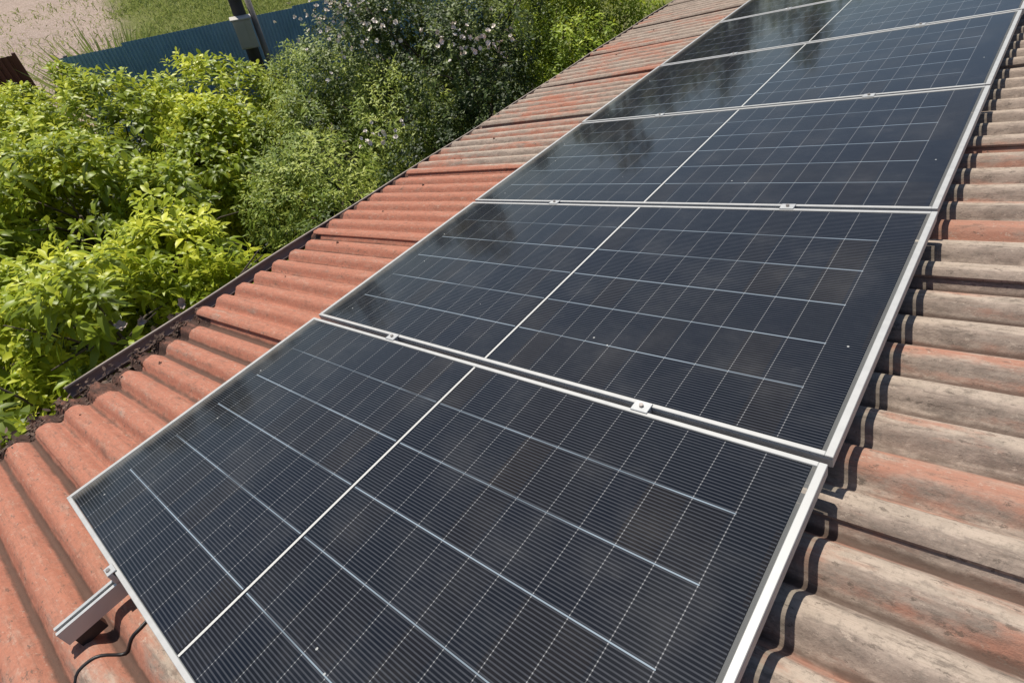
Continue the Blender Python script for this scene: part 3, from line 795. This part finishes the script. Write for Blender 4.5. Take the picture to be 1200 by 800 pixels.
# fresh green bush farther along
plant('shrub', 'fresh green rounded shrub farthest along the gutter near the top of the photo', 'shrub', (-2.6, 8.2, 0),
      [(-2.05, 6.7, 2.0, 0.55, 0.7, 0.9), (-2.5, 7.5, 2.35, 0.75, 0.8, 1.0), (-2.1, 8.2, 2.0, 0.5, 0.6, 0.9), (-3.4, 8.2, 2.3, 0.9, 0.9, 1.1)],
      2900, 'lance', 0.085, 0.018, 9, M['leaf_fresh'], 9, 0.07, 'shrubs along the eave', fr=3.6, gap=0.6)
# low dark leaves added to deepen the shade between the trees
r = np.random.default_rng(77); n = 26000
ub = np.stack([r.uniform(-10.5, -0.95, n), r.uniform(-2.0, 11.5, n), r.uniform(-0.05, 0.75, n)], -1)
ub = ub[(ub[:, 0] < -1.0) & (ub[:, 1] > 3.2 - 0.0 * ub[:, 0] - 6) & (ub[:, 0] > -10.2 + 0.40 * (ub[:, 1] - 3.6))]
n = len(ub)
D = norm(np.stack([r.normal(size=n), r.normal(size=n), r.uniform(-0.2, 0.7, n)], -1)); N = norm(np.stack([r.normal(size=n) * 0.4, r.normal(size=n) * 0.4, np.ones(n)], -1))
ug = link('shade_cover', mk_leaf_mesh('shade_cover', [leaves(ub, D, N, r.uniform(0.12, 0.26, n), r.uniform(0.03, 0.06, n), np.full(n, 0.3), 'oval', np.clip(r.normal(0.3, 0.2, n), 0, 1))]), M['leaf_dark'])
tag(ug, 'dark leafy ground cover added to deepen the shade under the trees', 'ground cover', kind='stuff')
# leaf litter and crumbs of moss caught on the broken sheet ends and in the gutter
r = np.random.default_rng(61); n = 1500
lx = r.uniform(-1.39, -1.09, n); ly = r.uniform(-0.75, 1.12, n)
lx = np.where(ly > 0.62, -1.37 + 0.10 * r.random(n), lx)
keepm = (np.sin(ly * 2 * np.pi / P + 2.2) + r.normal(size=n) * 0.5 < 0.25)
lx, ly = lx[keepm], ly[keepm]; n = len(lx)
lb_ = np.stack([lx, ly, ZM + wave(ly) - 0.012 + r.uniform(0.0, 0.022, n)], -1)
gy_ = r.uniform(0.4, 9.0, 260)
glb = np.stack([EAVE - r.uniform(0.02, 0.08, 260), gy_, np.full(260, -0.212) + r.uniform(-0.004, 0.012, 260)], -1)
lb_ = np.concatenate([lb_, glb]); n = len(lb_)
D = norm(np.stack([r.normal(size=n), r.normal(size=n), r.normal(size=n) * 0.35], -1)); N = norm(np.stack([r.normal(size=n) * 0.6, r.normal(size=n) * 0.6, np.ones(n)], -1))
deb = link('leaf_litter', mk_leaf_mesh('leaf_litter', [leaves(lb_, D, N, r.uniform(0.012, 0.045, n), r.uniform(0.003, 0.010, n), r.uniform(-0.4, 0.6, n), 'oval', r.random(n))]), M['litter'], house, ROOF)
tag(deb, kind='stuff')
# dry flower heads caught between the gutter and the near tree
df = empty('dried_plant', Matrix.Translation((-1.85, 0.95, 0)))
tag(df, 'dry pinkish brown flower heads below the gutter beside the nearest tree', 'plant')
b = MB()
for k in range(7):
    a = random.uniform(0, 6.28); b.tube([(0, 0, -0.1), (0.05 * math.cos(a), 0.05 * math.sin(a), 1.2), (0.16 * math.cos(a), 0.22 * math.sin(a), 2.2)], [0.012, 0.009, 0.004], 5)
b.build('stem', M['bark'], df)
blossoms(df, (-1.85, 0.95, 0), [((-1.85, 0.95, 2.2), 30, (0.10, 0.15, 0.12))], M['dry'], 0.045, 22, 'flower_head')

# ------------------------------------------------------------------ grass beyond the fence and a tall clump
def blades(n, area, h, w_, seed, dens=None):
    r = np.random.default_rng(seed)
    B = np.stack([r.uniform(area[0], area[1], n), r.uniform(area[2], area[3], n), np.full(n, -0.09)], -1)
    if dens is not None: B = B[dens(B, r)]
    n = len(B)
    D = norm(np.stack([r.normal(size=n) * 0.45, r.normal(size=n) * 0.45, np.ones(n)], -1))
    N = norm(r.normal(size=(n, 3)) * np.array([1, 1, 0.3]))
    return leaves(B, D, N, h * r.uniform(0.5, 1.3, n), np.full(n, w_) * r.uniform(0.7, 1.3, n), np.full(n, 0.35), 'oval', np.clip(r.normal(0.5, 0.25, n), 0, 1))
def gd(B, r):
    s = 0.36 * B[:, 0] + 0.93 * B[:, 1] + 0.7 * np.sin(B[:, 0] * 1.3) * np.cos(B[:, 1] * 1.1) + 0.5 * np.sin(B[:, 0] * 3.1 + B[:, 1] * 2.3)
    return r.random(len(B)) < np.clip((s - 0.1) * 0.55, 0.10, 1.0)
grass = link('grass', mk_leaf_mesh('grass', [blades(70000, (-24, -8, 2.0, 17), 0.26, 0.013, 31, gd)]), M['grass'])
tag(grass, 'rough green grass on the ground beyond the blue fence', 'grass', kind='stuff')
tg = empty('tall_grass', Matrix.Translation((-11.6, 4.6, 0)))
r = np.random.default_rng(5); n = 420
B = np.stack([r.normal(size=n) * 0.22, r.normal(size=n) * 0.30, np.zeros(n)], -1)
D = norm(np.stack([B[:, 0] * 1.3 + r.normal(size=n) * 0.12, B[:, 1] * 1.1 + r.normal(size=n) * 0.15, np.ones(n)], -1))
o = link('blades', mk_leaf_mesh('blades', [leaves(B, D, norm(r.normal(size=(n, 3)) * np.array([1, 1, .2])), r.uniform(1.2, 2.5, n), np.full(n, 0.022), np.full(n, 0.2), 'oval', np.clip(r.normal(0.45, 0.2, n), 0, 1))]), M['grass'], tg)
tag(tg, 'tall clump of grass rising just behind the blue fence', 'grass')

# ------------------------------------------------------------------ the wood beyond the field (seen mirrored in the panels)
r = np.random.default_rng(404); lob = []
for k in range(30):
    az = rad(4 + 3.9 * k + r.uniform(-1.3, 1.3)); dist = r.uniform(42, 58)
    h = r.uniform(7.0, 10.0) if k % 4 else r.uniform(10, 14)
    cx, cy = 2 - math.sin(az) * dist, math.cos(az) * dist
    w_ = r.uniform(2.0, 3.4)
    lob += [(cx, cy, h * 0.42, w_, w_, h * 0.42), (cx + r.uniform(-1, 1), cy + r.uniform(-1, 1), h * 0.74, w_ * 0.7, w_ * 0.7, h * 0.26)]
wood = link('far_wood', crown_mesh('far_wood', lob, 6500, 'oval', 0.85, 0.26, 6, 12, gap=0.3, fr=0.9, stem=0.7), M['leaf_dark'])
tag(wood, 'far wood beyond the field, seen only as dark reflections in the panels', 'wood', kind='stuff')
